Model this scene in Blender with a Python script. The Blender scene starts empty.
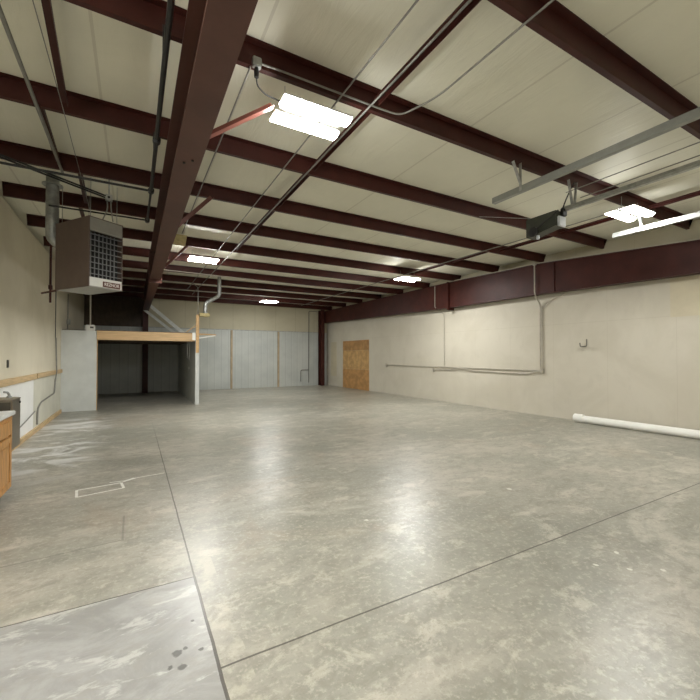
import bpy, bmesh, math, random
from mathutils import Vector, Matrix
random.seed(7)
S = bpy.context.scene
C = S.collection

# ------------------------------------------------------------------ camera, world, exposure
cam_d = bpy.data.cameras.new('camera'); cam = bpy.data.objects.new('camera', cam_d); C.objects.link(cam)
cam_d.sensor_width = 36.0; cam_d.sensor_fit = 'HORIZONTAL'
cam_d.lens = 36.0 * 383.0 / 700.0
cam_d.clip_start = 0.02
cam.location = (0, 0, 1.5)
cam.rotation_euler = (math.radians(90) + math.atan(6/383.), 0, -math.atan(216/383.))
S.camera = cam
w = bpy.data.worlds.new('world'); S.world = w; w.use_nodes = True
w.node_tree.nodes['Background'].inputs[0].default_value = (0.6, 0.65, 0.7, 1)
w.node_tree.nodes['Background'].inputs[1].default_value = 0.05
S.view_settings.view_transform = 'Standard'; S.view_settings.look = 'None'
S.view_settings.gamma = 1.0; S.view_settings.use_curve_mapping = False
S.view_settings.exposure = 1.07
LAMP = 78.0            # emission strength of the strip diffusers

# ------------------------------------------------------------------ material helpers
class NT:
    def __init__(s, name):
        s.m = bpy.data.materials.new(name); s.m.use_nodes = True
        s.t = s.m.node_tree; s.b = s.t.nodes['Principled BSDF']
        s.geo = s.t.nodes.new('ShaderNodeNewGeometry')
        s.tc = s.t.nodes.new('ShaderNodeTexCoord')
        sp = s.t.nodes.new('ShaderNodeSeparateXYZ'); s.t.links.new(s.geo.outputs['Position'], sp.inputs[0])
        s.x, s.y, s.z = sp.outputs
    def link(s, v, sock):
        if hasattr(v, 'is_output') or isinstance(v, bpy.types.NodeSocket): s.t.links.new(v, sock)
        else: sock.default_value = v
    def M(s, op, a, b=None, c=None, clamp=False):
        n = s.t.nodes.new('ShaderNodeMath'); n.operation = op; n.use_clamp = clamp
        s.link(a, n.inputs[0])
        if b is not None: s.link(b, n.inputs[1])
        if c is not None: s.link(c, n.inputs[2])
        return n.outputs[0]
    def noise(s, scale, detail=4, rough=.55, dist=0., stretch=(1,1,1), loc=(0,0,0), obj=False):
        mp = s.t.nodes.new('ShaderNodeMapping'); mp.inputs['Scale'].default_value = stretch; mp.inputs['Location'].default_value = loc
        s.t.links.new(s.tc.outputs['Object'] if obj else s.geo.outputs['Position'], mp.inputs[0])
        n = s.t.nodes.new('ShaderNodeTexNoise'); n.inputs['Scale'].default_value = scale
        n.inputs['Detail'].default_value = detail; n.inputs['Roughness'].default_value = rough; n.inputs['Distortion'].default_value = dist
        s.t.links.new(mp.outputs[0], n.inputs['Vector']); return n.outputs[0]
    def ramp(s, v, lo, hi):
        n = s.t.nodes.new('ShaderNodeMapRange'); n.interpolation_type = 'SMOOTHSTEP'
        s.link(v, n.inputs[0]); s.link(lo, n.inputs[1]); s.link(hi, n.inputs[2]); return n.outputs[0]
    def mix(s, f, a, b):
        n = s.t.nodes.new('ShaderNodeMix'); n.data_type = 'RGBA'; s.link(f, n.inputs[0])
        for v, i in ((a, 6), (b, 7)):
            if isinstance(v, tuple): n.inputs[i].default_value = (*v[:3], 1)
            else: s.t.links.new(v, n.inputs[i])
        return n.outputs[2]
    def band(s, v, pos, w):       # 1 where |v-pos| < w
        return s.M('COMPARE', v, pos, w)
    def period(s, v, off, step, w):
        d = s.M('ABSOLUTE', s.M('SUBTRACT', s.M('FLOORED_MODULO', s.M('SUBTRACT', v, off - step/2), step), step/2))
        return s.M('LESS_THAN', d, w)
    def AND(s, a, b): return s.M('MULTIPLY', a, b)
    def OR(s, a, b): return s.M('MAXIMUM', a, b)
    def LT(s, a, b): return s.M('LESS_THAN', a, b)
    def GT(s, a, b): return s.M('GREATER_THAN', a, b)
    def color(s, v): s.t.links.new(v, s.b.inputs['Base Color']) if not isinstance(v, tuple) else setattr(s.b.inputs['Base Color'], 'default_value', (*v, 1))
    def rough(s, v): s.link(v, s.b.inputs['Roughness'])
    def bump(s, h, st=.2, d=.01):
        n = s.t.nodes.new('ShaderNodeBump'); n.inputs['Strength'].default_value = st; n.inputs['Distance'].default_value = d
        s.t.links.new(h, n.inputs['Height']); s.t.links.new(n.outputs[0], s.b.inputs['Normal'])

def simple(name, col, rough=.5, metal=0., var=.15, scale=6., bump=0., stretch=(1,1,1), spec=.5):
    n = NT(name); dark = tuple(c*(1-var) for c in col); light = tuple(min(1, c*(1+var)) for c in col)
    ns = n.noise(scale, 5, .6, 0, stretch)
    n.color(n.mix(n.ramp(ns, .3, .7), dark, light)); n.rough(rough); n.b.inputs['Metallic'].default_value = metal
    n.b.inputs['Specular IOR Level'].default_value = spec
    if bump: n.bump(ns, bump)
    return n.m

MT = {}
MT['maroon'] = simple('maroon_primer_steel', (.050,.0115,.008), .5, 0, .2, 3, 0, (1,1,1), .28)
MT['maroon_bounce'] = simple('bounce_lit_maroon_primer_steel', (.088,.036,.026), .46, 0, .15, 3, 0, (1,1,1), .4)  # same maroon primer, with floor bounce light put into the colour
MT['brace'] = simple('red_primer_steel', (.15,.045,.03), .45, 0, .2, 5)
MT['galv'] = simple('galvanised_steel', (.42,.43,.42), .38, .75, .2, 14)
MT['galv_dull'] = simple('dull_galvanised_steel', (.36,.37,.35), .5, .5, .2, 12)
MT['conduit'] = simple('grey_conduit', (.24,.235,.21), .5, .2, .12, 10)
MT['paint_conduit'] = simple('painted_conduit', (.42,.385,.32), .5, .0, .1, 10)
MT['black'] = simple('black_iron_pipe', (.018,.018,.018), .4, .2, .2, 8)
MT['pale_stud'] = simple('pale_zinc_stud', (.78,.80,.77), .4, .1, .08, 8)
MT['hook_metal'] = simple('dark_grey_hook', (.14,.13,.11), .4, .2, .1, 8)
MT['track_steel'] = simple('grey_track_steel', (.30,.31,.29), .42, .4, .07, 9)
MT['wood_far'] = simple('pale_stud_lumber', (.42,.33,.21), .6, 0, .12, 5)
MT['rubber'] = simple('black_rubber', (.02,.02,.02), .6, 0, .2, 8)
MT['wood'] = simple('pine_lumber', (.56,.36,.17), .6, 0, .16, 5, .1, (1, 1, 6))
MT['wood_h'] = simple('pine_board', (.56,.38,.20), .6, 0, .10, 5, .05, (.5, 5, 5))
MT['wood_y'] = simple('pine_rail', (.55,.40,.22), .6, 0, .16, 5, .1, (6, .6, 6))
MT['oak'] = simple('honey_oak', (.50,.25,.07), .38, 0, .25, 8, .05, (5, 5, .6))
MT['counter'] = simple('white_laminate', (.72,.73,.72), .3, 0, .03, 8)
MT['stainless'] = simple('stainless_steel', (.30,.27,.22), .34, .8, .08, 30, 0, (1, 1, .05))
MT['dark_basin'] = simple('dark_grey_basin', (.10,.095,.08), .35, .6, .1, 8)
MT['white_paint'] = simple('white_painted_drywall', (.60,.62,.60), .6, 0, .05, 3)
MT['white_pvc'] = simple('white_pvc', (.86,.855,.81), .3, 0, .03, 3)
MT['heater'] = simple('taupe_enamel', (.125,.088,.072), .5, 0, .06, 8)
MT['heater_light'] = simple('light_grey_enamel', (.30,.29,.26), .45, 0, .06, 8)
MT['louver'] = simple('grey_louver_metal', (.22,.22,.22), .35, .5, .08, 8)
MT['dark'] = simple('dark_interior', (.012,.012,.014), .7, 0, .2, 8)
MT['badge'] = simple('red_brown_badge', (.085,.02,.012), .4, 0, .1, 8)
MT['badge_text'] = simple('white_lettering', (.75,.73,.70), .5, 0, .02, 8)
MT['opener'] = simple('dark_green_grey_enamel', (.045,.05,.038), .45, .1, .15, 8)
MT['plastic'] = simple('off_white_plastic', (.62,.61,.57), .4, 0, .03, 8)
MT['display'] = simple('dark_display', (.06,.06,.06), .3, 0, .02, 8)
MT['lamp_body'] = simple('white_lamp_housing', (.7,.7,.7), .4, 0, .03, 8)
MT['tan'] = simple('tan_insulation', (.50,.42,.20), .7, 0, .15, 14)
MT['mark'] = simple('white_floor_paint', (.72,.71,.66), .5, 0, .1, 30)
def emis(name, col, st):
    n = NT(name); n.color(col); n.b.inputs['Emission Color'].default_value = (*col, 1); n.b.inputs['Emission Strength'].default_value = st; return n.m
MT['glow_bright'] = emis('lit_diffuser_bright', (1.0,1.0,.965), LAMP*1.5)
MT['glow_fill'] = emis('fill_diffuser_dim', (1.0,1.0,.965), LAMP*.35)  # weaker glow for the added lamps behind the camera
MT['glow'] = emis('lit_diffuser', (1.0,1.0,.965), LAMP)

def lens_mat():
    n = NT('frosted_lens'); n.color((.80,.84,.88)); n.rough(.3); n.b.inputs['Transmission Weight'].default_value = .3; return n.m
MT['lens'] = lens_mat()

def plywood(name, tone):
    n = NT(name); a = n.noise(9, 5, .6, 0, (1, .5, .5)); b = n.noise(40, 2, .5, 0, (1, 1, .3))
    c = n.mix(n.ramp(a, .35, .65), tuple(t*.8 for t in tone), tuple(min(1, t*1.15) for t in tone))
    n.color(n.mix(n.AND(n.ramp(b, .5, .7), .35), c, tuple(t*.6 for t in tone))); n.rough(.6); return n.m
MT['ply_a'] = plywood('plywood_dark_strip', (.42,.23,.085))
MT['ply_b'] = plywood('plywood_osb', (.52,.32,.13))
MT['ply_c'] = plywood('plywood_lower', (.46,.25,.09))
MT['ply_dark'] = plywood('shaded_dark_plywood', (.075,.05,.03))  # dark brown plywood with shade put into the colour

def floor_mat():
    n = NT('polished_concrete')
    big = n.noise(.55, 7, .62, .6, (.7, 1.2, 1)); mid = n.noise(1.7, 8, .65, 1.2, (.6, 1.3, 1), (3, 7, 0))
    tiny = n.noise(26, 6, .7); fine = n.noise(7, 8, .72, .6, (.8, 1.1, 1), (9, 2, 0))
    c = n.mix(n.ramp(big, .36, .64), (.27,.265,.222), (.45,.418,.355))
    c = n.mix(n.M('MULTIPLY', n.ramp(mid, .42, .62), .6), c, (.31,.305,.255))
    c = n.mix(n.M('MULTIPLY', n.ramp(n.noise(.9, 6, .6, 1.5, (.5, 1.4, 1), (21, 4, 0)), .55, .68), .7), c, (.52,.49,.42))
    c = n.mix(n.M('MULTIPLY', n.ramp(n.noise(.8, 6, .6, 1., (.9, .9, 1), (31, 14, 0)), .55, .7), .5), c, (.37,.30,.225))
    c = n.mix(n.M('MULTIPLY', n.ramp(fine, .44, .64), .55), c, (.225,.215,.17))
    c = n.mix(n.M('MULTIPLY', n.ramp(n.noise(3.2, 9, .75, .4, (.8, 1.1, 1), (2, 19, 0)), .54, .62), .42), c, (.64,.59,.50))
    c = n.mix(n.M('MULTIPLY', n.ramp(n.noise(60, 4, .7), .55, .68), .4), c, (.20,.19,.15))
    c = n.mix(n.M('MULTIPLY', n.ramp(tiny, .50, .66), .42), c, (.60,.57,.48))
    # lighter slab nearest the camera on the left
    wob = n.M('MULTIPLY', n.M('SUBTRACT', n.noise(8, 4), .5), .03)
    slab = n.AND(n.LT(n.x, .37), n.LT(n.M('ADD', n.y, wob), 2.81))
    sc = n.mix(n.ramp(n.noise(2.4, 8, .7, .8, (.8, 1.3, 1), (5, 5, 0)), .35, .65), (.28,.278,.27), (.43,.428,.42))
    sc = n.mix(n.M('MULTIPLY', n.ramp(fine, .5, .62), .45), sc, (.35,.335,.305))
    sc = n.mix(n.M('MULTIPLY', n.ramp(n.noise(5, 8, .7, .4, (.6, 1.4, 1), (7, 7, 0)), .54, .62), .7), sc, (.64,.64,.61))
    sc = n.mix(n.M('MULTIPLY', n.ramp(tiny, .5, .66), .35), sc, (.30,.29,.27))
    c = n.mix(n.M('MULTIPLY', slab, .85), c, sc)
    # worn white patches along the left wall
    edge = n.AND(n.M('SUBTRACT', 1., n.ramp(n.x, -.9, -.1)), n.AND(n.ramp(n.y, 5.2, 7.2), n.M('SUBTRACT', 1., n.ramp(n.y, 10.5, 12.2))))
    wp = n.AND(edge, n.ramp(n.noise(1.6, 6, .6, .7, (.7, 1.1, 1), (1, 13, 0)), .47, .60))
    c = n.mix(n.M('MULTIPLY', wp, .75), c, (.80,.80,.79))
    # pale wear beside the long joint
    wear = n.AND(n.band(n.x, .44, .07), n.AND(n.LT(n.y, 3.2), n.ramp(n.noise(5, 6, .7), .48, .6)))
    c = n.mix(n.M('MULTIPLY', wear, .5), c, (.55,.51,.42))
    # joints, saw cuts
    wig = n.M('MULTIPLY', n.M('SUBTRACT', n.noise(3, 3), .5), .012)
    xw = n.M('ADD', n.x, wig); yw = n.M('ADD', n.y, wig)
    j = n.AND(n.band(xw, .37, .006), n.M('SUBTRACT', 1., n.ramp(n.y, 6., 11.)))
    j = n.OR(j, n.AND(n.band(xw, .37, .008), n.LT(n.y, 2.81)))
    j = n.OR(j, n.AND(n.band(yw, 1.93, .006), n.GT(n.x, .37)))
    j = n.OR(j, n.AND(n.band(yw, 2.81, .005), n.LT(n.x, .37)))
    c = n.mix(n.M('MULTIPLY', j, .85), c, (.055,.045,.035))
    f = n.OR(n.AND(n.band(n.y, 4.86, .006), n.GT(n.x, .37)), n.AND(n.band(n.x, 7.3, .006), n.LT(n.y, 4)))
    f = n.OR(f, n.AND(n.band(n.M('ADD', n.y, n.M('MULTIPLY', n.x, -.07)), 3.66, .008), n.AND(n.LT(n.x, -.06), n.GT(n.x, -1.0))))
    f = n.OR(f, n.AND(n.band(n.x, -.07, .008), n.AND(n.GT(n.y, 3.65), n.LT(n.y, 4.2))))
    f = n.OR(f, n.AND(n.band(n.y, 10.6, .008), n.GT(n.x, 1)))
    c = n.mix(n.M('MULTIPLY', f, .42), c, (.10,.09,.075))
    def blob(x, y, r):
        dx = n.M('SUBTRACT', n.x, x); dy = n.M('SUBTRACT', n.y, y)
        d = n.M('SQRT', n.M('ADD', n.M('MULTIPLY', dx, dx), n.M('MULTIPLY', dy, dy)))
        d = n.M('ADD', d, n.M('MULTIPLY', n.M('SUBTRACT', n.noise(30, 2), .5), .03))
        return n.M('SUBTRACT', 1.0, n.ramp(d, r*.7, r*1.15))
    k = None
    for x, y, r in ((.20,2.13,.024),(.243,2.15,.01),(.165,2.05,.016),(.215,2.03,.02),(.31,2.1,.012),(.30,2.35,.01)):
        b = blob(x, y, r); k = b if k is None else n.OR(k, b)
    c = n.mix(n.M('MULTIPLY', k, .75), c, (.06,.055,.05))
    k = None
    for x, y, r in ((3.22,1.57,.02),(3.24,1.28,.018),(1.86,3.0,.02),(3.7,2.9,.03),(2.9,1.55,.018),(3.05,1.4,.016)):
        b = blob(x, y, r); k = b if k is None else n.OR(k, b)
    c = n.mix(n.M('MULTIPLY', k, .8), c, (.75,.74,.66))
    c = n.mix(.13, c, (.02,.02,.015))
    n.color(c)
    n.rough(n.M('ADD', .165, n.M('MULTIPLY', n.M('ADD', n.M('ADD', mid, fine), tiny), .115)))
    n.b.inputs['Specular IOR Level'].default_value = .45
    n.bump(n.M('ADD', n.M('MULTIPLY', fine, .6), tiny), .10, .006)
    return n.m
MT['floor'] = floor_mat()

def board_mat(name, col, col2, seam, ax, hz, step, off, rough=.6):
    n = NT(name); a = n.noise(.9, 6, .6, .5); b = n.noise(3.5, 5, .6, .3, (1, 1, .5))
    c = n.mix(n.ramp(a, .35, .65), col, col2)
    c = n.mix(n.M('MULTIPLY', n.ramp(b, .55, .75), .22), c, tuple(v*.8 for v in col))
    v = n.x if ax == 'x' else n.y
    s = n.period(v, off, step, .004)
    if hz: s = n.OR(s, n.band(n.z, hz, .005))
    n.color(n.mix(n.M('MULTIPLY', s, .8 if ax == 'x' else .25), c, seam)); n.rough(rough)
    n.b.inputs['Specular IOR Level'].default_value = .3
    return n.m
MT['wall_r'] = board_mat('cream_painted_board', (.55,.51,.42), (.60,.56,.47), (.36,.31,.24), 'y', 2.27, 1.22, 3.31)
MT['wall_l'] = board_mat('beige_painted_board', (.63,.58,.45), (.69,.64,.51), (.30,.27,.2), 'y', 0, 2.44, 6.9)
MT['wall_yellow'] = simple('bare_yellowish_board', (.57,.51,.37), .6, 0, .06, 2)
MT['frp'] = simple('white_lower_panel', (.88,.88,.86), .4, 0, .04, 2)
MT['lower_beige'] = simple('grey_beige_lower_board', (.62,.61,.52), .6, 0, .06, 2)
MT['insul'] = board_mat('cream_insulation', (.50,.46,.335), (.54,.50,.37), (.22,.19,.13), 'x', 0, 1.02, 2.95)
MT['insul_y'] = board_mat('cream_edge_insulation', (.50,.45,.32), (.54,.50,.37), (.34,.3,.2), 'y', 0, 1.2, .4)
def ceil_mat():
    n = NT('white_vinyl_roof_insulation')
    a = n.noise(.8, 5, .6, .4); b = n.noise(2.2, 6, .6, 1.2, (3, .5, 1))
    c = n.mix(n.ramp(a, .3, .7), (.76,.745,.62), (.82,.80,.67))
    s = n.period(n.x, -.3, 1.17, .012)
    c = n.mix(n.M('MULTIPLY', s, .35), c, (.42,.38,.29)); n.color(c); n.rough(.44)
    n.b.inputs['Specular IOR Level'].default_value = .18
    # the vinyl sags between the purlins and wrinkles
    n.bump(n.M('ADD', b, n.M('MULTIPLY', s, -1.5)), .35, .03)
    return n.m
MT['ceiling'] = ceil_mat()
def far_mat():
    n = NT('ribbed_liner_panel')
    r = n.period(n.x, .1, .305, .013); r2 = n.period(n.x, .16, .305, .005)
    a = n.noise(1.2, 5, .6)
    c = n.mix(n.ramp(a, .3, .7), (.46,.485,.465), (.54,.56,.53))
    c = n.mix(n.M('MULTIPLY', r, .35), c, (.30,.31,.30)); c = n.mix(n.M('MULTIPLY', r2, .4), c, (.66,.68,.66))
    n.color(c); n.rough(.45); return n.m
MT['liner'] = far_mat()

# ------------------------------------------------------------------ mesh helpers
class MB:
    def __init__(s): s.bm = bmesh.new()
    def box(s, x0, x1, y0, y1, z0, z1):
        vs = [s.bm.verts.new((x, y, z)) for x in (x0, x1) for y in (y0, y1) for z in (z0, z1)]
        for f in ((0,1,3,2),(4,6,7,5),(0,4,5,1),(2,3,7,6),(0,2,6,4),(1,5,7,3)): s.bm.faces.new([vs[i] for i in f])
        return s
    def prism(s, poly, ax, a0, a1):
        """poly of 2D points extruded along axis ax ('x','y','z') from a0 to a1"""
        def P(p, a): return {'x': (a, p[0], p[1]), 'y': (p[0], a, p[1]), 'z': (p[0], p[1], a)}[ax]
        A = [s.bm.verts.new(P(p, a0)) for p in poly]; B = [s.bm.verts.new(P(p, a1)) for p in poly]
        s.bm.faces.new(A); s.bm.faces.new(B[::-1]); n = len(poly)
        for i in range(n): s.bm.faces.new((A[i], A[(i+1)%n], B[(i+1)%n], B[i]))
        return s
    def loft(s, rings):
        R = [[s.bm.verts.new(p) for p in r] for r in rings]; n = len(rings[0])
        for a, b in zip(R, R[1:]):
            for i in range(n): s.bm.faces.new((a[i], a[(i+1)%n], b[(i+1)%n], b[i]))
        s.bm.faces.new(R[0][::-1]); s.bm.faces.new(R[-1]); return s
    def bar(s, a, b, w, h, up=(0,0,1)):
        a = Vector(a); b = Vector(b); d = (b-a).normalized(); u = Vector(up)
        r = d.cross(u).normalized() if abs(d.dot(u)) < .99 else Vector((1,0,0)); u = r.cross(d)
        return s.loft([[p + r*w/2*i + u*h/2*j for i, j in ((-1,-1),(1,-1),(1,1),(-1,1))] for p in (a, b)])
    def angle(s, a, b, w, h, t=.004, up=(0,0,1), flip=1):
        """L section: a flat leg (width w) and an upright leg (height h)"""
        a = Vector(a); b = Vector(b); d = (b-a).normalized(); u = Vector(up)
        r = (d.cross(u).normalized() if abs(d.dot(u)) < .99 else Vector((1,0,0)))*flip; u = Vector(u) if abs(d.dot(u)) > .99 else (d.cross(r)*-flip)
        if abs(d.dot(Vector(up))) > .99: u = Vector((0,1,0))
        sec = [(0,0),(w,0),(w,t),(t,t),(t,h),(0,h)]
        return s.loft([[p + r*x + u*y for x, y in sec] for p in (a, b)])
    def tube(s, pts, r, n=10, bend=0.):
        P = [Vector(p) for p in pts]
        if bend > 0:
            Q = [P[0]]
            for i in range(1, len(P)-1):
                a, b, c = P[i-1], P[i], P[i+1]
                k = min(bend, (a-b).length*.45, (c-b).length*.45)
                p0 = b + (a-b).normalized()*k; p1 = b + (c-b).normalized()*k
                for q in range(6):
                    t = q/5; Q.append((1-t)**2*p0 + 2*t*(1-t)*b + t*t*p1)
            Q.append(P[-1]); P = Q
        rings = []; u = None
        for i, p in enumerate(P):
            d = ((P[min(i+1, len(P)-1)] - P[max(i-1, 0)])).normalized()
            if u is None: u = d.orthogonal().normalized()
            u = (u - d*u.dot(d)).normalized(); v = d.cross(u)
            rings.append([p + (u*math.cos(6.28318*k/n) + v*math.sin(6.28318*k/n))*r for k in range(n)])
        return s.loft(rings)
    def lathe(s, c, prof, ax='z', n=16):
        rings = []
        for r, h in prof:
            ring = []
            for k in range(n):
                ca, sa = math.cos(6.28318*k/n)*max(r, 1e-4), math.sin(6.28318*k/n)*max(r, 1e-4)
                ring.append(Vector(c) + (Vector((ca, sa, h)) if ax == 'z' else Vector((h, ca, sa)) if ax == 'x' else Vector((ca, h, sa))))
            rings.append(ring)
        return s.loft(rings)
    def build(s, name, m, parent=None, local=False, bevel=0., smooth=False, kind=None):
        if bevel: bmesh.ops.bevel(s.bm, geom=list(s.bm.edges), offset=bevel, segments=2, affect='EDGES', clamp_overlap=True)
        bmesh.ops.recalc_face_normals(s.bm, faces=s.bm.faces)
        off = Vector((0,0,0)); q = parent
        if not local:
            if parent is None:
                lo = Vector([min(v.co[i] for v in s.bm.verts) for i in range(3)]); hi = Vector([max(v.co[i] for v in s.bm.verts) for i in range(3)])
                off = Vector(((lo.x+hi.x)/2, (lo.y+hi.y)/2, lo.z))
            else:
                while q: off += q.location; q = q.parent
        for v in s.bm.verts: v.co -= off
        me = bpy.data.meshes.new(name); s.bm.to_mesh(me); s.bm.free(); me.materials.append(MT[m])
        if smooth:
            for p in me.polygons: p.use_smooth = True
            me.set_sharp_from_angle(angle=math.radians(40))
        o = bpy.data.objects.new(name, me); C.objects.link(o)
        if parent: o.parent = parent
        elif not local: o.location = off
        if kind: o['kind'] = kind
        return o
def tag(o, label, cat, group=None):
    o['label'] = label; o['category'] = cat
    if group: o['group'] = group
    return o
def thing(name, label, cat, loc, rz=0, group=None):
    o = bpy.data.objects.new(name, None); C.objects.link(o); o.empty_display_size = .1
    o.location = loc; o.rotation_euler = (0, 0, rz); return tag(o, label, cat, group)
def copy_tree(o, parent=None):
    c = o.copy(); C.objects.link(c)
    if parent: c.parent = parent
    for ch in list(o.children): copy_tree(ch, c)
    return c
def tube_obj(name, pts, r, m, label=None, cat=None, group=None, parent=None, bend=0., n=10):
    o = MB().tube(pts, r, n, bend).build(name, m, parent, smooth=True)
    return tag(o, label, cat, group) if label else o

# ------------------------------------------------------------------ the shell
YB = -2.2; YF = 18.0; ZP = 3.84; ZC = 4.025
def xr(y): return 9.11 - .02*y
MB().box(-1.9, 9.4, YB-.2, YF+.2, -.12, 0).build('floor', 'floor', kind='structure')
MB().box(-2.0, 9.4, YB-.2, YF+.2, ZC, ZC+.08).build('ceiling', 'ceiling', kind='structure')
wl = MB().box(-1.84, -1.70, YB, YF, 0, 3.825).build('wall_left', 'wall_l', kind='structure')
MB().box(-1.98, -1.86, YB, YF, 3.6, ZC).build('insulation', 'insul_y', wl)
MB().box(-1.70, -1.693, 3.0, 9.50, .09, 1.04).build('lower_panel', 'frp', wl)
MB().box(-1.70, -1.694, 9.505, 12.6, .09, 1.04).build('lower_panel', 'lower_beige', wl)
wr = MB().prism([(xr(YB), YB), (xr(YB)+.15, YB), (xr(YF)+.15, YF), (xr(YF), YF)], 'z', 0, 3.6).build('wall_right', 'wall_r', kind='structure')
MB().prism([(xr(YB)+.02, YB), (xr(YB)+.15, YB), (xr(YF)+.15, YF), (xr(YF)+.02, YF)], 'z', 3.6, ZC).build('insulation', 'insul_y', wr)
MB().prism([(xr(1.2)-.006, 1.2), (xr(1.2), 1.2), (xr(3.4), 3.4), (xr(3.4)-.006, 3.4)], 'z', 2.25, 2.99).build('upper_panel', 'wall_yellow', wr)
wf = MB().box(-1.84, 9.0, YF, YF+.14, 0, 2.70).build('wall_far', 'liner', kind='structure')
MB().box(.5, 9.0, YF+.03, YF+.14, 2.70, ZC).build('insulation', 'insul', wf)
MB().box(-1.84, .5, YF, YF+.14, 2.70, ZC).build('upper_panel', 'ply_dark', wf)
MB().box(.5, 8.4, YF-.03, YF+.03, 2.69, 2.72).build('cap_strip', 'galv_dull', wf)
for x in (3.90, 6.13): MB().box(x-.045, x+.045, YF-.04, YF-.001, 0.0, 2.69).build('stud', 'wood_far', wf)
MB().box(-1.84, 9.4, YB-.14, YB, 0, ZC).build('wall_front', 'wall_r', kind='structure')
# baseboards
MB().box(-1.692, -1.655, 4.4, 12.58, 0, .09).build('baseboard_left', 'wood_y', kind='structure')
# 2x4 rail on the left wall, in two lengths
r1 = MB().box(-1.70, -1.662, 6.2, 9.62, 1.045, 1.15).build('wall_rail', 'wood_y', bevel=.003)
tag(r1, 'nearer length of pale pine rail on the left wall, above the drinking fountain', 'wooden rail')
r2 = MB().box(-1.70, -1.662, 9.70, 12.9, 1.055, 1.15).build('wall_rail', 'wood_y', bevel=.003)
tag(r2, 'farther length of pale pine rail on the left wall, reaching the white closet wall', 'wooden rail')

# ------------------------------------------------------------------ steel frame
def purlin_mesh(x0, x1):
    m = MB(); t = .008; y1 = -.048
    poly = [(0,0),(0,.02),(-t,.02),(-t,t),(y1+t,t),(y1+t,.182-t),(y1-.06,.182-t),(y1-.06,.182),(y1,.182),(y1,0)]
    m.prism([(p[0], p[1]) for p in poly], 'x', x0, x1); return m
PY = [.2, 1.72, 3.09, 4.56, 5.97, 7.35, 8.80, 10.25, 11.7, 13.15, 14.6, 16.05, 17.5]
ptxt = ['dark red roof purlin overhead behind the camera',
        'dark red roof purlin nearest the camera, crossing the upper right corner of the photo',
        'dark red roof purlin over the near twin strip light and junction box',
        'dark red roof purlin just beyond the near twin strip light',
        'dark red roof purlin ending above the door opener, right at the wall conduit drop',
        'dark red roof purlin third beyond the near twin strip light',
        'dark red roof purlin by the light left of centre, holding the tan scrap',
        'dark red roof purlin sixth from the far wall, just past the left middle light',
        'dark red roof purlin fifth from the far wall, above the thin cross conduit',
        'dark red roof purlin fourth counted from the far wall',
        'dark red roof purlin third from the far wall, before the farthest light',
        'dark red roof purlin second from the far wall, beyond the farthest light',
        'dark red roof purlin closest to the far wall']
p0 = None
for i, y in enumerate(PY):
    if i == 0: continue
    if p0 is None: p0 = purlin_mesh(-1.68, 8.9).build('roof_purlin', 'maroon', local=True); o = p0
    else: o = p0.copy(); C.objects.link(o)
    o.location = (0, y, ZP); tag(o, ptxt[i], 'purlin', 'steel roof purlins')

# main rafter left of centre
rf = thing('roof_rafter', 'wide dark brown steel rafter running away overhead, left of centre, ending on the far column', 'steel beam', (.40, YB, 3.2))
def rz(y): return 3.2 + max(0, (y-9)/8.9)*.13
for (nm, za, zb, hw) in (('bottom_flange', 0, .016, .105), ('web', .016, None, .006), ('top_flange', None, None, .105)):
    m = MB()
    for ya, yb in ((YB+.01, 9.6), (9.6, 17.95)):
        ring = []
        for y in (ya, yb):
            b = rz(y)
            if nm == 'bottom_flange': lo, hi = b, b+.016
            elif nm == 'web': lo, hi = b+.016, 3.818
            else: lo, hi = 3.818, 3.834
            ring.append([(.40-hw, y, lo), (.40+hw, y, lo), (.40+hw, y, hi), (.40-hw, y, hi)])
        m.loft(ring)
    m.build(nm, 'maroon_bounce', rf)
MB().box(.27, .53, 9.55, 9.59, 3.13, 3.83).build('splice_plate', 'maroon_bounce', rf)
for y in (3.55, 3.62): MB().lathe((.43 if y < 3.6 else .37, y, 3.2), [(.011, -.010), (.011, 0)], 'z', 8).build('bolt', 'dark', rf)
# far column under the rafter
cb = thing('steel_column', 'dark red steel column on the far wall carrying the wide rafter, seen through the closet', 'steel column', (.40, 17.8, 0))
MB().box(.30, .50, 17.62, 17.636, 0, 3.33).build('flange', 'maroon', cb); MB().box(.30, .50, 17.944, 17.96, 0, 3.33).build('flange', 'maroon', cb)
MB().box(.394, .406, 17.636, 17.944, 0, 3.33).build('web', 'maroon', cb)
CH = 3.83
cc = thing('steel_column', 'dark red steel column in the far right corner of the hall', 'steel column', (8.36, 17.8, 0))
MB().box(8.25, 8.45, 17.62, 17.636, 0, CH).build('flange', 'maroon', cc); MB().box(8.25, 8.45, 17.944, 17.96, 0, CH).build('flange', 'maroon', cc)
MB().box(8.344, 8.356, 17.636, 17.944, 0, CH).build('web', 'maroon', cc)

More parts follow.
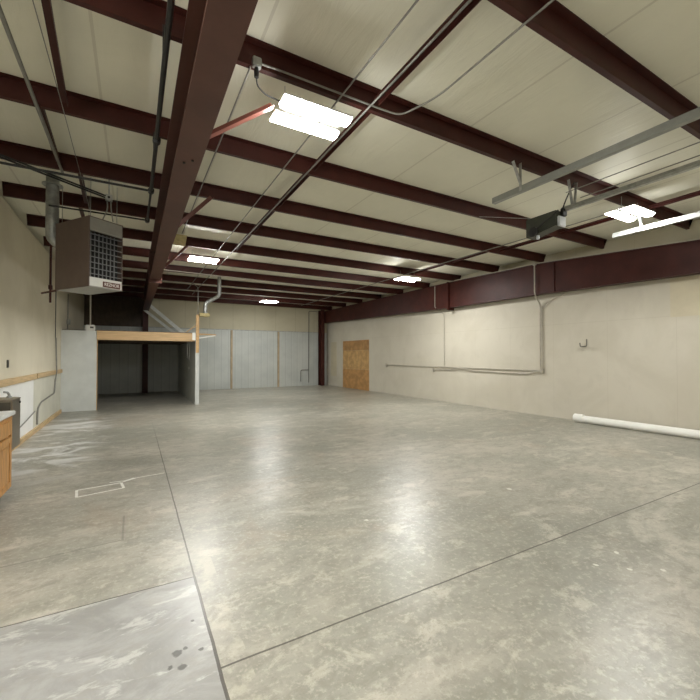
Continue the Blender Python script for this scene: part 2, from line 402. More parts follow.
# tapered rafter along the right wall
rr = thing('roof_rafter', 'deep dark red tapered steel rafter running along the top of the right wall', 'steel beam', (8.9, YB, 2.95))
st = [(YB+.01, 2.96, 3.24), (2.85, 2.99, 3.575), (5.87, 3.03, 3.785), (9.0, 3.025, 3.83)]
st2 = [(9.0, 3.025, 3.83), (15.12, 3.13, 3.81), (17.9, 3.20, 3.79)]
def xf(y): return 8.83 - .02*y
for seg in (st, st2):
    MB().loft([[(xf(y), y, b), (xf(y)+.2, y, b), (xf(y)+.2, y, b+.016), (xf(y), y, b+.016)] for y, b, t in seg]).build('bottom_flange', 'maroon', rr)
    MB().loft([[(xf(y), y, t-.014), (xf(y)+.2, y, t-.014), (xf(y)+.2, y, t), (xf(y), y, t)] for y, b, t in seg]).build('top_flange', 'maroon', rr)
    MB().loft([[(xf(y)+.03, y, b+.016), (xf(y)+.045, y, b+.016), (xf(y)+.045, y, t-.014), (xf(y)+.03, y, t-.014)] for y, b, t in seg]).build('web', 'maroon', rr)
MB().box(8.60, 8.86, 8.97, 9.03, 2.95, 3.835).build('splice_plate', 'maroon', rr)
MB().box(xf(5.6)+.01, xf(5.6)+.03, 5.55, 5.563, 3.05, 3.76).build('stiffener', 'maroon', rr)

# flange braces (bottom flange of the wide rafter up to the purlins)
for a, b, t in (((.47, 3.28, 3.235), (1.025, 3.14, 3.61), 'salmon red angle brace from the wide rafter up to the near strip light'),
                ((.47, 5.83, 3.225), (1.0, 5.93, 3.835), 'dark red angle brace on the wide rafter, middle one of three'),
                ((.47, 8.74, 3.225), (1.0, 8.76, 3.835), 'dark red angle brace on the wide rafter, beside the tan insulation scrap')):
    tag(MB().angle(a, b, .055, .055, .006).build('flange_brace', 'brace'), t, 'brace', 'rafter flange braces')
# sag angles between purlins
def sag(x0, y0, x1, y1, label, g):
    m = MB().bar((x0, y0, ZP+.06), (x1, y1, ZP+.05), .055, .012)
    m.bar((x0+.027, y0, ZP+.03), (x1+.027, y1, ZP+.025), .006, .045)
    tag(m.build('sag_angle', 'maroon'), label, 'steel strap', g)
G = 'bridging angles between purlins'
L1 = ['nearest', 'second nearest', 'third nearest', 'fourth nearest', 'fifth nearest']
for i, (x0, x1) in enumerate(((-.50, -.56), (-.77, -.80), (-.60, -.64), (-.74, -.76))):
    sag(x0-.03, PY[2+i]+.005, x1-.03, PY[3+i]-.135, f'dark red bridging angle left of the wide rafter, {L1[i]} of that row', G)
for i in range(5): sag(1.95, PY[1+i]+.005, 1.95, PY[2+i]-.135, f'dark red bridging angle by the near strip light, {L1[i]} of the middle row', G)
for i in range(5): sag(7.15 if i < 3 else 6.95, PY[1+i]+.005, 7.15 if i < 3 else 6.95, PY[2+i]-.135, f'dark red bridging angle near the right wall rafter, {L1[i]} of that row', G)

# ------------------------------------------------------------------ lights
def make_light():
    t = thing('ceiling_light', '', 'ceiling light', (0, 0, 0))
    MB().box(-.06, .06, -.16, .16, .045, .075).box(-.28, .28, -.03, .03, .05, .085).build('housing', 'lamp_body', t, True)
    for s in (-1, 1):
        y = s*.125
        MB().box(-.31, .31, y-.076, y+.076, .030, .045).build('tray', 'lamp_body', t, True)
        MB().loft([[(x, y+.070*math.cos(a), .030 + -.030*math.sin(a)) for a in [math.pi*k/8 for k in range(9)]] for x in (-.31, .31)]).build('diffuser', 'glow', t, True, smooth=True)
    for x in (-.24, .24): MB().tube([(x, 0, .08), (x, 0, .24)], .003, 6).build('chain', 'galv', t, True)
    return t
L0 = make_light()
spots = [(1.345, 3.09, 3.565, 'bright twin strip light hanging by the salmon brace near the camera'),
         (6.50, 2.93, 3.62, 'bright twin strip light near the right wall beside the garage door track'),
         (1.38, 9.36, 3.70, 'lit strip light just right of the wide rafter, over the closet front'),
         (6.70, 8.58, 3.64, 'lit strip light before the right wall rafter, above the wall conduits'),
         (4.72, 15.0, 3.66, 'lit strip light farthest away, against the far wall in the photo'),
         (1.36, -.35, 3.60, 'added unseen strip light behind the camera on the left'),  # added lamp, out of view, to brighten the near floor
         (5.9, -.35, 3.60, 'added unseen strip light behind the camera on the right'),  # its added counterpart on the right, also out of view
         (-1.0, 1.2, 3.60, 'added unseen strip light at upper left, lighting the left wall and heater')]  # extra lamp added out of view to lift the left side
for i, (x, y, z, lb) in enumerate(spots):
    o = L0 if i == 0 else copy_tree(L0)
    if i in (2, 3, 5, 6):
        for ch in o.children:
            if ch.name.startswith('diffuser'): ch.data = ch.data.copy(); ch.data.materials[0] = MT['glow_bright' if i < 4 else 'glow_fill']
    o.location = (x, y, z); tag(o, lb, 'ceiling light', 'hanging strip lights')

# ------------------------------------------------------------------ overhead conduits and pipes
zc = ZP - .011
tube_obj('conduit', [(1.60, YB, zc), (1.60, 14.3, zc)], .0075, 'conduit', 'thin grey conduit running away under the purlins, left of the middle bridging row', 'conduit')
tube_obj('conduit', [(1.90, YB, zc), (1.90, 15.5, zc)], .009, 'conduit', 'grey conduit running away under the purlins along the middle bridging row', 'conduit')
tube_obj('conduit', [(2.40, YB, zc), (2.36, 2.6, zc), (2.22, 2.95, ZP-.02), (2.05, 3.005, ZP+.015), (1.0, 3.005, ZP+.015), (.86, 3.005, ZP+.01)], .0085, 'conduit', 'grey conduit curving onto the purlin and ending at the junction box', 'conduit', bend=.25)
tube_obj('conduit', [(.80, 3.05, zc), (.78, 7.9, zc)], .008, 'conduit', 'grey conduit from the junction box close beside the wide rafter', 'conduit')
tube_obj('conduit', [(6.75, 3.1, zc), (6.70, 16.5, zc)], .009, 'conduit', 'long grey conduit running away near the right wall, past the opener', 'conduit')
tube_obj('conduit', [(.55, 11.3, zc-.03), (8.3, 11.75, zc-.03)], .012, 'paint_conduit', 'pale thin conduit crossing the hall under the far purlins', 'conduit')
tube_obj('conduit', [(-.79, YB, 3.805), (-.80, 5.96, 3.805)], .016, 'conduit', 'thick grey conduit running away under the roof at upper left', 'conduit')
tube_obj('cable', [(-.58, YB, ZP-.006), (-.60, 4.3, ZP-.006), (-.63, 7.3, ZP-.006)], .0035, 'conduit', 'thin dark cable under the purlins at upper left', 'cable')
gp = thing('gas_pipe', 'black iron gas pipe hung left of the wide rafter with two cross branches', 'pipe', (.16, 2, 3.5))
MB().tube([(.17, YB, 3.5), (.165, 5.2, 3.5)], .019, 12).build('main_pipe', 'black', gp, smooth=True)
MB().tube([(.165, 5.2, 3.5), (.155, 6.36, 3.5)], .014, 10).build('thin_pipe', 'black', gp, smooth=True)
MB().tube([(.165, 5.2, 3.5), (-1.69, 5.2, 3.5)], .014, 10).build('branch', 'black', gp, smooth=True)
MB().tube([(.155, 6.36, 3.5), (-1.0, 6.36, 3.5)], .012, 10).build('branch', 'black', gp, smooth=True)
for p in ((.165, 5.2, 3.5), (.155, 6.36, 3.5), (.168, 3.95, 3.5)): MB().lathe(p, [(.02, -.035), (.034, -.03), (.034, .03), (.02, .035)], 'y', 12).build('fitting', 'black', gp, smooth=True)
for y in (1.2, 2.97, 4.46): MB().bar((.168, y, 3.5), (.168, y, 3.84), .02, .004).build('hanger', 'black', gp)
# junction box with cord above the near light
jb = thing('junction_box', 'grey junction box with black cord on the purlin left of the near strip light', 'electrical box', (.83, 3.0, 3.78))
MB().box(.80, .87, 2.97, 3.02, 3.80, 3.875).build('box', 'galv_dull', jb, bevel=.006)
MB().lathe((.835, 3.0, 3.775), [(.018, -.05), (.02, -.005), (.014, .03)], 'z', 12).build('plug', 'rubber', jb, smooth=True)
MB().tube([(.835, 3.0, 3.73), (.85, 3.04, 3.69), (.93, 3.08, 3.665), (1.06, 3.09, 3.66), (1.15, 3.10, 3.67)], .006, 8, .04).build('cord', 'rubber', jb, smooth=True)
tag(MB().loft([[(.60, 8.0, 3.72), (.86, 8.0, 3.70), (.88, 8.3, 3.70), (.60, 8.3, 3.73)], [(.62, 8.0, 3.84), (.88, 8.0, 3.84), (.90, 8.3, 3.84), (.62, 8.3, 3.84)]]).bar((.7, 8.15, 3.83), (.7, 8.68, 3.838), .3, .008).build('insulation_scrap', 'tan'),
    'tan yellow insulation scrap tucked beside the wide rafter', 'insulation')

# ------------------------------------------------------------------ unit heater with flue
az = math.radians(55); HX, HY, HZ = -.515, 5.92, 2.40; W, D, H = .45, .76, .915
h = thing('unit_heater', 'boxy taupe gas unit heater hanging in the upper left with a louvred front', 'heater', (HX, HY, HZ), math.pi/2 - az)
# local x = along the front (to the right), local y = depth (away), z up
MB().box(0, .012, 0, D, 0, H).build('side_panel', 'heater', h, True, bevel=.003)
MB().box(W-.012, W, 0, D, 0, H).build('side_panel', 'heater', h, True, bevel=.003)
MB().box(.012, W-.012, D-.012, D, 0, H).build('back_panel', 'heater', h, True)
MB().box(.012, W-.012, 0.004, D-.012, H-.012, H).build('top_panel', 'heater', h, True)
MB().box(.012, W-.012, 0.004, D-.012, 0, .012).build('bottom_panel', 'heater_light', h, True)
MB().box(.012, W-.012, .0, .012, H-.19, H-.012).bar((W/2, .006, H-.17), (W/2, -.015, H-.185), W-.03, .006).build('hood', 'heater_light', h, True)
MB().box(.012, W-.012, .0, .012, .012, .125).build('lower_panel', 'plastic', h, True)
MB().box(.012, W-.012, .10, .11, .125, H-.19).build('interior', 'dark', h, True)
for i in range(8):
    z = .165 + i*.074
    MB().loft([[(x, -.004, z), (x, .035, z+.006), (x, .035, z+.011), (x, -.004, z+.008)] for x in (.014, W-.014)]).build('louver', 'louver', h, True)
m = MB()
for k in range(7): m.box(.045+k*.052, .058+k*.052, .05, .056, .125, H-.19)
m.build('grille', 'louver', h, True)
bd = MB().box(.18, W-.035, -.006, .0, .016, .090).build('badge', 'badge', h, True, bevel=.001)
tx = bpy.data.curves.new('lettering', 'FONT'); tx.body = 'REZNOR'; tx.size = .058; tx.extrude = .001; tx.offset = .0
tx.align_x = 'CENTER'; tx.align_y = 'CENTER'; tx.materials.append(MT['badge_text'])
to = bpy.data.objects.new('lettering_curve', tx); C.objects.link(to)
bpy.context.view_layer.update()
me = bpy.data.meshes.new_from_object(to.evaluated_get(bpy.context.evaluated_depsgraph_get())); bpy.data.objects.remove(to)
lt = bpy.data.objects.new('lettering', me); C.objects.link(lt); lt.parent = bd
lt.location = ((.18+W-.035)/2, -.0075, .053); lt.rotation_euler = (math.radians(90), 0, 0); lt.scale = (.88, 1, 1)
if not me.materials: me.materials.append(MT['badge_text'])
for lx, ly in ((.05, .06), (W-.05, .06), (.05, D-.06), (W-.05, D-.06)):
    MB().tube([(lx, ly, H), (lx, ly, 3.84-HZ)], .004, 6).build('hanging_rod', 'galv_dull', h, True)
tube_obj('flexible_conduit', [(-.30, 6.02, 3.58), (-.31, 6.03, 3.46), (-.30, 6.05, 3.38), (-.33, 6.1, 3.30)], .009, 'conduit', parent=h) if False else None
# flue
fl = thing('vent_flue', 'round grey metal flue rising behind the heater to the roof', 'flue', (-1.02, 6.62, 3.0))
MB().lathe((-1.0, 6.62, 0), [(.076, 3.22), (.076, 3.60), (.079, 3.60), (.079, 3.63), (.076, 3.63), (.076, 3.99)], 'z', 20).build('pipe', 'galv_dull', fl, smooth=True)
MB().lathe((-1.0, 6.62, 0), [(.12, 3.86), (.12, 3.875), (.08, 3.885), (.08, 3.86)], 'z', 20).build('collar', 'galv_dull', fl, smooth=True)
MB().tube([(-1.0, 6.62, 3.24), (-1.0, 6.62, 3.13), (-.88, 6.66, 3.03), (-.84, 6.68, 3.01)], .074, 18, .08).build('elbow', 'galv_dull', fl, smooth=True)
# gas drop beside the heater
gd = thing('gas_drop', 'thin rust brown vertical gas pipe with tee at the heater\'s left edge', 'pipe', (-1.10, 7.2, 2.3))
MB().tube([(-1.10, 7.2, 4.02), (-1.10, 7.2, 2.30)], .015, 10).build('pipe', 'maroon', gd, smooth=True)
MB().tube([(-1.21, 7.25, 2.44), (-.86, 6.75, 2.46)], .014, 10).build('tee', 'maroon', gd, smooth=True)
MB().lathe((-1.10, 7.2, 2.53), [(.026, -.03), (.026, .03)], 'z', 10).build('union', 'maroon', gd, smooth=True)
# power whip
pb = thing('junction_box', 'small grey junction box above the heater, fed by two black conduits', 'electrical box', (-.30, 5.98, 3.55))
MB().box(-.345, -.265, 5.95, 6.01, 3.56, 3.64).build('box', 'galv_dull', pb, bevel=.004)
MB().lathe((-.305, 5.95, 3.60), [(.016, -.004), (.016, .0)], 'y', 12).build('knockout', 'dark', pb)
for d in (0, .035): MB().tube([(-.34, 5.96+d, 3.615-d*.4), (-1.68, 4.95+d, 3.615-d*.4)], .011, 8).build('conduit', 'black', pb, smooth=True)
for d in (-.02, .02): MB().tube([(-.305+d, 5.98, 3.565), (-.30+d, 5.99, 3.45), (-.32+d*3, 6.05, 3.31)], .008, 8, .05).build('whip', 'conduit', pb, smooth=True)
MB().bar((-.305, 5.98, 3.64), (-.305, 5.98, 3.845), .02, .01).build('hanger', 'galv_dull', pb)

# ------------------------------------------------------------------ garage door hardware
def track(x, lb):
    t = thing('door_track', lb, 'garage door track', (x, 0, 3.52))
    MB().angle((x, YB+.01, 3.49), (x, 3.42, 3.49), .06, .072, .005, flip=1).build('rail', 'track_steel', t)
    for y in (3.0,): MB().bar((x+.002, y, 3.50), (x+.002, y, 3.838), .035, .005, (1,0,0)).build('hanger', 'galv', t)
    MB().bar((x-.005, 3.0, 3.60), (x-.12, 3.01, 3.838), .035, .005, (1,0,0)).build('hanger_strut', 'galv', t)
    return t
track(4.06, 'galvanised garage door track left of the opener, hung from the near purlins')
track(7.00, 'brightly lit garage door track nearest the right wall, just below the strip light')
op = thing('garage_door_opener', 'dark garage door opener with long rail and pale light lens, hung from the roof', 'garage door opener', (5.1, 3.2, 3.4))
MB().bar((5.09, YB+.02, 3.48), (5.09, 3.12, 3.48), .045, .03).build('rail', 'galv', op)
MB().bar((5.09, YB+.02, 3.515), (5.09, 3.12, 3.515), .02, .03).build('rail', 'galv_dull', op)
MB().prism([(3.10, 3.27), (3.56, 3.20), (3.56, 3.47), (3.10, 3.47)], 'x', 4.93, 5.13).build('motor_case', 'opener', op, bevel=.012)
MB().box(4.95, 5.11, 3.07, 3.10, 3.25, 3.39).build('light_lens', 'lens', op, bevel=.01)
MB().box(5.02, 5.12, 3.06, 3.10, 3.40, 3.50).build('front_bracket', 'rubber', op, bevel=.008)
MB().lathe((4.905, 3.42, 3.25), [(.05, -.02), (.07, -.015), (.07, .015), (.05, .02)], 'x', 18).build('pulley', 'black', op, smooth=True)
MB().tube([(4.90, 3.42, 3.25), (4.90, 3.05, 3.44)], .010, 8).build('belt', 'rubber', op, smooth=True)
MB().lathe((4.98, 3.40, 3.17), [(.001, -.02), (.018, -.015), (.02, 0), (.02, .04)], 'z', 12).build('indicator', 'lens', op, smooth=True)
MB().tube([(5.05, 3.09, 3.48), (5.04, 3.03, 3.60), (5.06, 2.98, 3.72), (5.12, 2.96, 3.83)], .009, 8, .06).build('cord', 'rubber', op, smooth=True)
for d in (-.09, .09): MB().bar((5.09+d*.3, 2.96, 3.52), (5.09+d, 2.97, 3.838), .035, .005, (1,0,0)).build('hanger', 'galv', op)
MB().bar((5.03, 3.45, 3.47), (5.03, 4.5, 3.838), .025, .005).build('hanger', 'galv', op)
for dx in (-.13, .2): tube_obj('wire', [(5.09+dx, YB+.02, 3.66), (5.09+dx, 2.98, 3.66)], .006, 'conduit', 'thin conduit %s the opener rail' % ('left of' if dx < 0 else 'right of'), 'conduit', 'thin conduits beside the opener rail')

# ------------------------------------------------------------------ right wall
pd = thing('plywood_cover', 'plywood sheets covering a doorway in the far part of the right wall', 'plywood', (xr(15.1)-.01, 15.1, 0))
def rbox(y0, y1, z0, z1, t, name, m, par, d0=0):
    return MB().prism([(xr(y0)-d0-t, y0), (xr(y0)-d0, y0), (xr(y1)-d0, y1), (xr(y1)-d0-t, y1)], 'z', z0, z1).build(name, m, par)
rbox(13.98, 16.25, 1.76, 2.21, .014, 'sheet', 'ply_a', pd); rbox(13.98, 16.25, .90, 1.755, .010, 'sheet', 'ply_b', pd); rbox(13.98, 16.25, .0, .895, .014, 'sheet', 'ply_c', pd)
rbox(16.9, 17.5, .5, 2.2, .004, 'patch', 'wall_yellow', wr)

def RW(y, z, d=.03): return (xr(y)-d, y, z)
ct = thing('wall_conduit', 'two parallel grey conduits low along the right wall with a drop from the rafter', 'conduit', RW(6, 1.1))
MB().tube([RW(12.65, 1.14), RW(6.05, 1.13)], .014, 8).build('upper_run', 'paint_conduit', ct, smooth=True)
MB().tube([RW(9.95, 1.04), RW(9.2, 1.05), RW(8.9, 1.12, .06), RW(8.6, 1.12, .06), RW(8.3, 1.05), RW(6.45, 1.03), RW(6.2, 1.10), RW(6.0, 1.12)], .014, 8, .1).build('lower_run', 'paint_conduit', ct, smooth=True)
MB().tube([RW(6.07, 1.10, .035), RW(6.07, 2.80, .035), (xf(6)+.0, 6.03, 3.0), (xf(6)-.03, 6.03, 3.08), (xf(6)-.03, 6.03, 3.78)], .016, 8, .06).build('drop', 'paint_conduit', ct, smooth=True)
MB().tube([RW(6.025, 1.10, .035), RW(6.025, 2.74, .035)], .010, 8).build('drop', 'paint_conduit', ct, smooth=True)
MB().tube([RW(6.02, 2.70, .035), RW(5.82, 2.86, .035), RW(5.45, 3.0, .035)], .010, 8, .05).build('branch', 'paint_conduit', ct, smooth=True)
for y, z in ((12.68, 1.14), (9.98, 1.03), (6.04, 1.12)): MB().box(xr(y)-.06, xr(y)-.002, y-.045, y+.045, z-.06, z+.06).build('outlet_box', 'paint_conduit', ct, bevel=.006)
MB().box(xf(6)-.05, xf(6)-.008, 5.99, 6.07, 3.76, 3.83).build('outlet_box', 'paint_conduit', ct, bevel=.004)
tube_obj('conduit', [RW(9.47, 1.17, .02), RW(9.47, 2.85, .02), RW(9.6, 3.0, .02), (xf(9.6)-.012, 9.6, 3.10), (xf(9.6)-.012, 9.6, 3.8)], .010, 'paint_conduit', 'single thin conduit hanging from the right rafter down to the horizontal run', 'conduit', bend=.05)
tube_obj('conduit', [(xf(-2)+.01, -2, 3.27), (xf(2.85)+.01, 2.85, 3.59), (xf(5.87)+.01, 5.87, 3.80), (xf(9)+.01, 8.9, 3.845)], .012, 'paint_conduit', 'pale conduit lying along the top edge of the right rafter', 'conduit')
hk = thing('wall_hook', 'grey metal J hook sticking out of the right wall above the white pipe', 'hook', RW(4.95, 1.7))
MB().tube([RW(5.0, 1.72, .0), RW(5.0, 1.72, .12)], .010, 8).build('arm', 'hook_metal', hk, smooth=True)
MB().tube([RW(4.90, 1.88, .12), RW(4.90, 1.72, .12), RW(5.04, 1.71, .12), RW(5.05, 1.80, .12)], .013, 8, .03).build('hook', 'hook_metal', hk, smooth=True)

pv = thing('pvc_pipe', 'long white plastic pipe with coupling lying on the floor along the right wall', 'pipe', (8.84, 4, 0))
a = Vector((8.79, 5.12, .085)); b = Vector((8.90, 1.2, .085)); d = (b-a).normalized()
MB().tube([a + d*.12, b], .080, 24).build('pipe', 'white_pvc', pv, smooth=True)
MB().tube([a, a+d*.008, a+d*.19], .0955, 24).build('coupling', 'white_pvc', pv, smooth=True).location.z += .011
pv.children[0].location.z -= .004

# ------------------------------------------------------------------ left wall
cd = thing('wall_conduit', 'tall thin grey conduit on the left wall bending down to the floor near the closet', 'conduit', (-1.68, 11.7, 0))
MB().tube([(-1.68, 11.72, 3.7), (-1.68, 11.72, 1.95)], .009, 8).build('upper_conduit', 'black', cd, smooth=True)
MB().tube([(-1.672, 11.72, 1.95), (-1.65, 11.74, 1.10), (-1.675, 11.75, .92), (-1.675, 11.62, .60), (-1.675, 10.1, .54), (-1.675, 9.80, .44), (-1.675, 9.75, .13)], .016, 8, .10).build('lower_conduit', 'conduit', cd, smooth=True)
tube_obj('drain_hose', [(-1.675, 9.55, .42), (-1.675, 8.9, .34), (-1.675, 7.6, .20)], .010, 'conduit', 'thin grey tube sloping down the white panel behind the drinking fountain', 'tube', bend=.1)
kc = thing('wall_conduit', 'pale conduit with small box on the left wall, just above the closet corner', 'conduit', (-1.68, 13.7, 2.2))
MB().tube([(-1.68, 13.7, 3.3), (-1.68, 13.7, 1.9)], .012, 8).build('conduit', 'conduit', kc, smooth=True)
MB().box(-1.70, -1.63, 13.62, 13.78, 2.42, 2.56).build('box', 'galv_dull', kc, bevel=.004)
sw = tag(MB().box(-1.70, -1.690, 7.70, 7.80, 1.32, 1.44).build('outlet_plate', 'dark_basin', bevel=.003), 'small dark outlet plate on the left wall above the pine rail', 'outlet')

# drinking fountain
df = thing('drinking_fountain', 'stainless steel wall-mounted drinking fountain at the left edge', 'drinking fountain', (-1.5, 6.35, .34))
MB().box(-1.69, -1.30, 6.16, 6.55, .34, .94).build('cabinet', 'stainless', df, bevel=.006)
MB().box(-1.685, -1.315, 6.148, 6.16, .70, .93).build('side_grille', 'dark_basin', df)
MB().prism([(-1.69, .94), (-1.30, .94), (-1.30, .955), (-1.36, .962), (-1.62, .962), (-1.66, .985), (-1.69, .985)], 'y', 6.14, 6.57).build('basin', 'stainless', df, bevel=.002)
MB().tube([(-1.40, 6.48, .955), (-1.40, 6.48, 1.0), (-1.41, 6.45, 1.035), (-1.44, 6.42, 1.04)], .014, 10, .02).lathe((-1.40, 6.48, .96), [(.03, 0), (.03, .012), (.015, .03)], 'z', 12).build('bubbler', 'galv', df, smooth=True)
MB().lathe((-1.295, 6.50, .90), [(.014, -.006), (.014, .006)], 'x', 12).build('push_button', 'dark', df)

# base cabinet with countertop
bc = thing('base_cabinet', 'honey oak base cabinet with drawer over panel door, at the left edge', 'cabinet', (-1.42, 4.7, 0))
CY0, CY1, CX = 3.55, 5.45, -1.15
MB().box(-1.69, CX-.02, CY0, CY1, .09, .86).build('body', 'oak', bc)
MB().box(-1.69, CX-.08, CY0, CY1-.02, 0, .09).build('toe_kick', 'dark', bc)
m = MB().box(CX-.02, CX, CY0, CY1, .80, .86).box(CX-.02, CX, CY0, CY1, .09, .12)
for y in (CY0, 4.14, 4.74, CY1-.04): m.box(CX-.02, CX, y, y+.04, .12, .80)
m.build('face_frame', 'oak', bc)
for y0 in (CY0+.025, 4.165, 4.765):
    y1 = y0+.59
    MB().box(CX, CX+.018, y0, y1, .665, .815).build('drawer', 'oak', bc, bevel=.005)
    dr = MB().box(CX, CX+.012, y0, y1, .11, .645).build('door', 'oak', bc)
    m = MB().box(CX+.012, CX+.020, y0, y0+.06, .11, .645).box(CX+.012, CX+.020, y1-.06, y1, .11, .645).box(CX+.012, CX+.020, y0+.06, y1-.06, .11, .17).box(CX+.012, CX+.020, y0+.06, y1-.06, .585, .645)
    m.build('door_frame', 'oak', dr)
    MB().box(CX+.012, CX+.018, y0+.085, y1-.085, .195, .56).build('raised_panel', 'oak', dr, bevel=.004)
ctp = thing('countertop', 'white laminate countertop on the oak cabinet at the left edge', 'countertop', (-1.42, 4.7, .86))
MB().box(-1.69, CX+.025, CY0-.02, CY1+.015, .862, .905).build('slab', 'counter', ctp, bevel=.006)
MB().box(-1.69, -1.67, CY0-.02, CY1+.03, .905, .995).build('backsplash', 'counter', ctp, bevel=.003)
snk = thing('sink', 'dark rimmed sink set in the white countertop at the left edge', 'sink', (-1.42, 4.9, .905))
MB().box(-1.63, -1.60, 4.55, 5.18, .9055, .915).box(-1.25, -1.22, 4.55, 5.18, .9055, .915).box(-1.60, -1.25, 4.55, 4.58, .9055, .915).box(-1.60, -1.25, 5.15, 5.18, .9055, .915).build('rim', 'stainless', snk, bevel=.002)
MB().box(-1.60, -1.25, 4.58, 5.15, .9055, .908).build('bowl', 'dark_basin', snk)

# ------------------------------------------------------------------ closet with wooden loft
YM = 12.70
MB().box(-1.70, -.90, YM, YM+.11, 0, 2.20).build('wall_closet_front', 'white_paint', kind='structure')
MB().box(-.90, -.885, YM-.004, YM+.11, 0, 1.945).build('trim_1', 'wood', kind='structure')
ws = MB().box(1.66, 1.76, YM+.01, YF-.005, 0, 2.203).build('wall_closet_side', 'white_paint', kind='structure')
MB().box(1.655, 1.765, YM-.03, YM+.009, 0, 1.60).build('trim_2', 'white_paint', kind='structure')
tag(MB().box(-.90, 1.64, YM-.03, YM+.06, 1.95, 2.205).build('header_beam', 'wood_h', bevel=.004), 'wide honey pine header beam spanning the open front of the dark closet', 'wooden beam')
tag(MB().box(1.665, 1.755, YM-.07, YM-.031, 1.60, 2.78).build('wooden_post', 'wood', bevel=.003), 'upright pine post rising past the end of the closet header', 'wooden post')
tag(MB().box(1.56, 1.655, YM-.05, YM-.031, 1.99, 2.22).build('end_block', 'white_pvc', bevel=.003), 'pale end block where the pine header meets the upright post', 'wood block')
dk = thing('loft_deck', 'plywood deck over the closet with pine edge', 'loft deck', (0, 15, 2.2))
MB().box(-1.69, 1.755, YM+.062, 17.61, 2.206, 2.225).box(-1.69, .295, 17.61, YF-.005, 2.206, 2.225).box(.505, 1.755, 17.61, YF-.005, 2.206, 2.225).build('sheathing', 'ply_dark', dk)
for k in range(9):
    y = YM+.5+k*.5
    MB().box(-1.69, 1.655, y, y+.038, 1.965, 2.205).build('joist', 'ply_dark', dk)  # joists and deck toned dark to paint in the closet shade
# outrigger bracket right of the post
ob = thing('shelf_bracket', 'pine outrigger bracket sticking out right of the closet post', 'wooden bracket', (2.0, YM+.2, 2.0))
MB().bar((1.765, YM+.03, 2.19), (2.32, YM+.35, 2.19), .05, .035).build('arm', 'wood_h', ob)
MB().bar((1.765, YM+.03, 2.06), (2.30, YM+.33, 2.165), .035, .035).build('strut', 'white_pvc', ob)
MB().bar((1.765, YM+.5, 2.19), (2.32, YM+.37, 2.19), .04, .03).build('arm', 'wood_h', ob)
tag(MB().bar((1.655, YM-.05, 2.44), (1.40, YM-.04, 2.235), .03, .03).build('knee_brace', 'wood_h'), 'small pine knee brace left of the upright post on the loft', 'wooden brace')
# conduits dropping in front of the opening
for x, z in ((1.44, 1.45), (1.50, 1.40)): tube_obj('conduit', [(x, YM+.12, 2.206), (x, YM+.12, z)], .007, 'conduit', '%s of two thin conduits dangling inside the closet opening' % ('left' if x < 1.47 else 'right'), 'conduit', 'dangling conduits in closet')
m = MB().box(1.645, 1.66, 14.2, 14.26, 1.05, 1.12)
tag(m.build('outlet_plate', 'plastic'), 'white outlet on the inner right wall of the closet', 'outlet')
tag(MB().box(1.76, 1.80, 12.95, 13.05, 1.08, 1.2).build('outlet_plate', 'plastic'), 'white outlet on the outer face of the closet side wall', 'outlet')
# thermostat box and conduit on top of the closet wall
tb = thing('thermostat', 'white thermostat box with dark display on top of the closet wall', 'thermostat', (-1.04, YM+.03, 2.2))
MB().box(-1.165, -.945, YM+.0, YM+.07, 2.20, 2.36).build('case', 'plastic', tb, bevel=.012)
MB().box(-1.06, -.98, YM-.004, YM+.0, 2.265, 2.315).build('display', 'display', tb)
MB().tube([(-1.06, YM+.05, 2.36), (-1.06, YM+.05, 3.84)], .018, 8).build('conduit', 'paint_conduit', tb, smooth=True)
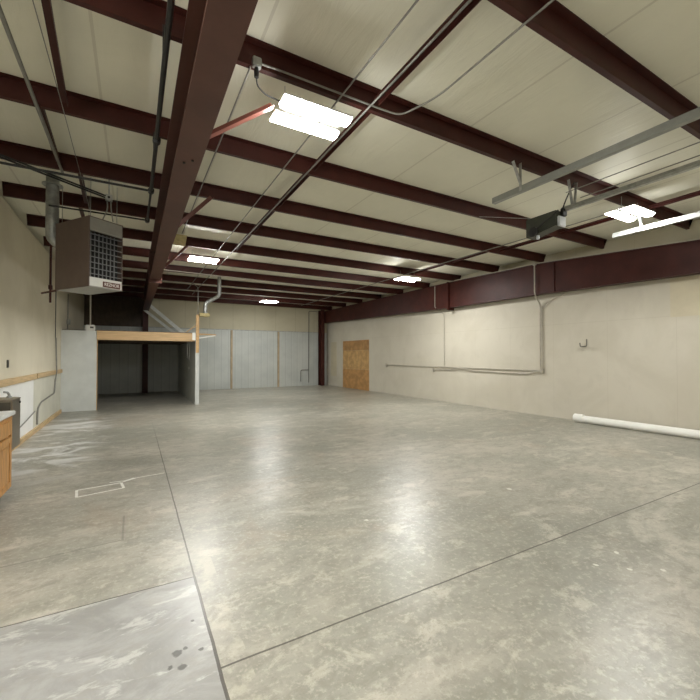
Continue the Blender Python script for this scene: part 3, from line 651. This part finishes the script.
# flue above the loft
lf = thing('vent_flue', 'shiny offset metal flue dropping from the roof onto the tan block above the closet', 'flue', (2.0, 13.0, 2.85))
MB().tube([(2.36, YM, 4.04), (2.36, YM, 3.42), (1.94, YM, 3.16), (1.94, YM, 2.84)], .058, 16, .10).build('pipe', 'galv', lf, smooth=True)
MB().lathe((1.94, YM, 2.84), [(.072, 0), (.072, .04), (.06, .05)], 'z', 16).build('collar', 'galv', lf, smooth=True)
tag(MB().box(1.757, 2.06, YM-.12, YM+.14, 2.735, 2.838).build('vent_block', 'tan', bevel=.01), 'round-cornered tan block under the shiny flue, fixed to the post', 'block')
tube_obj('conduit', [(1.72, YM-.05, 2.78), (1.72, YM-.05, 3.62), (1.62, YM+.4, zc), (1.60, 14.4, zc)], .010, 'conduit', 'thin conduit rising from the top of the upright pine post to the roof', 'conduit', bend=.08)
# two metal tubes leaning on the far column above the loft
def on(x, z, y0, y1): return (x*y1/y0, y1, 1.5+(z-1.5)*y1/y0)
p = [((.42, 17.2, 3.62), (1.85, 16.9, 2.34)), ((.33, 17.3, 3.36), (1.62, 17.0, 2.27))]
for i, (a, b) in enumerate(p):
    tag(MB().bar(a, b, .06, .13 if i == 0 else .10).build('metal_stud', 'pale_stud'), '%s of two pale metal studs leaning on the column above the closet' % ('upper' if i == 0 else 'lower'), 'metal stud', 'leaning metal studs')

# far wall conduit
fc = thing('wall_conduit', 'dark conduit with hooked branch on the far wall near the right corner', 'conduit', (7.9, 17.97, 0))
MB().tube([(8.2, 17.96, 3.78), (7.73, 17.96, 3.78), (7.73, 17.96, .15)], .016, 8, .08).build('conduit', 'hook_metal', fc, smooth=True)
MB().tube([(7.73, 17.96, .80), (7.30, 17.96, .80), (7.30, 17.96, .22)], .016, 8, .08).build('branch', 'hook_metal', fc, smooth=True)

# painted outline on the floor
m = MB(); q = [(-.545, 5.24), (-.12, 5.30), (-.09, 5.08), (-.52, 4.985)]
for i in range(4):
    a = Vector((*q[i], .001)); b = Vector((*q[(i+1)%4], .001)); m.bar(a, b, .02 + .006*(i % 2), .002)
m.bar((-.10, 5.34, .001), (.02, 5.42, .001), .04, .002); m.bar((-.24, 5.37, .001), (-.06, 5.36, .001), .012, .002); m.bar((.02, 5.42, .001), (.35, 5.47, .001), .007, .002)
tag(m.build('paint_mark', 'mark'), 'white painted rectangle outline on the concrete floor at left', 'floor marking')
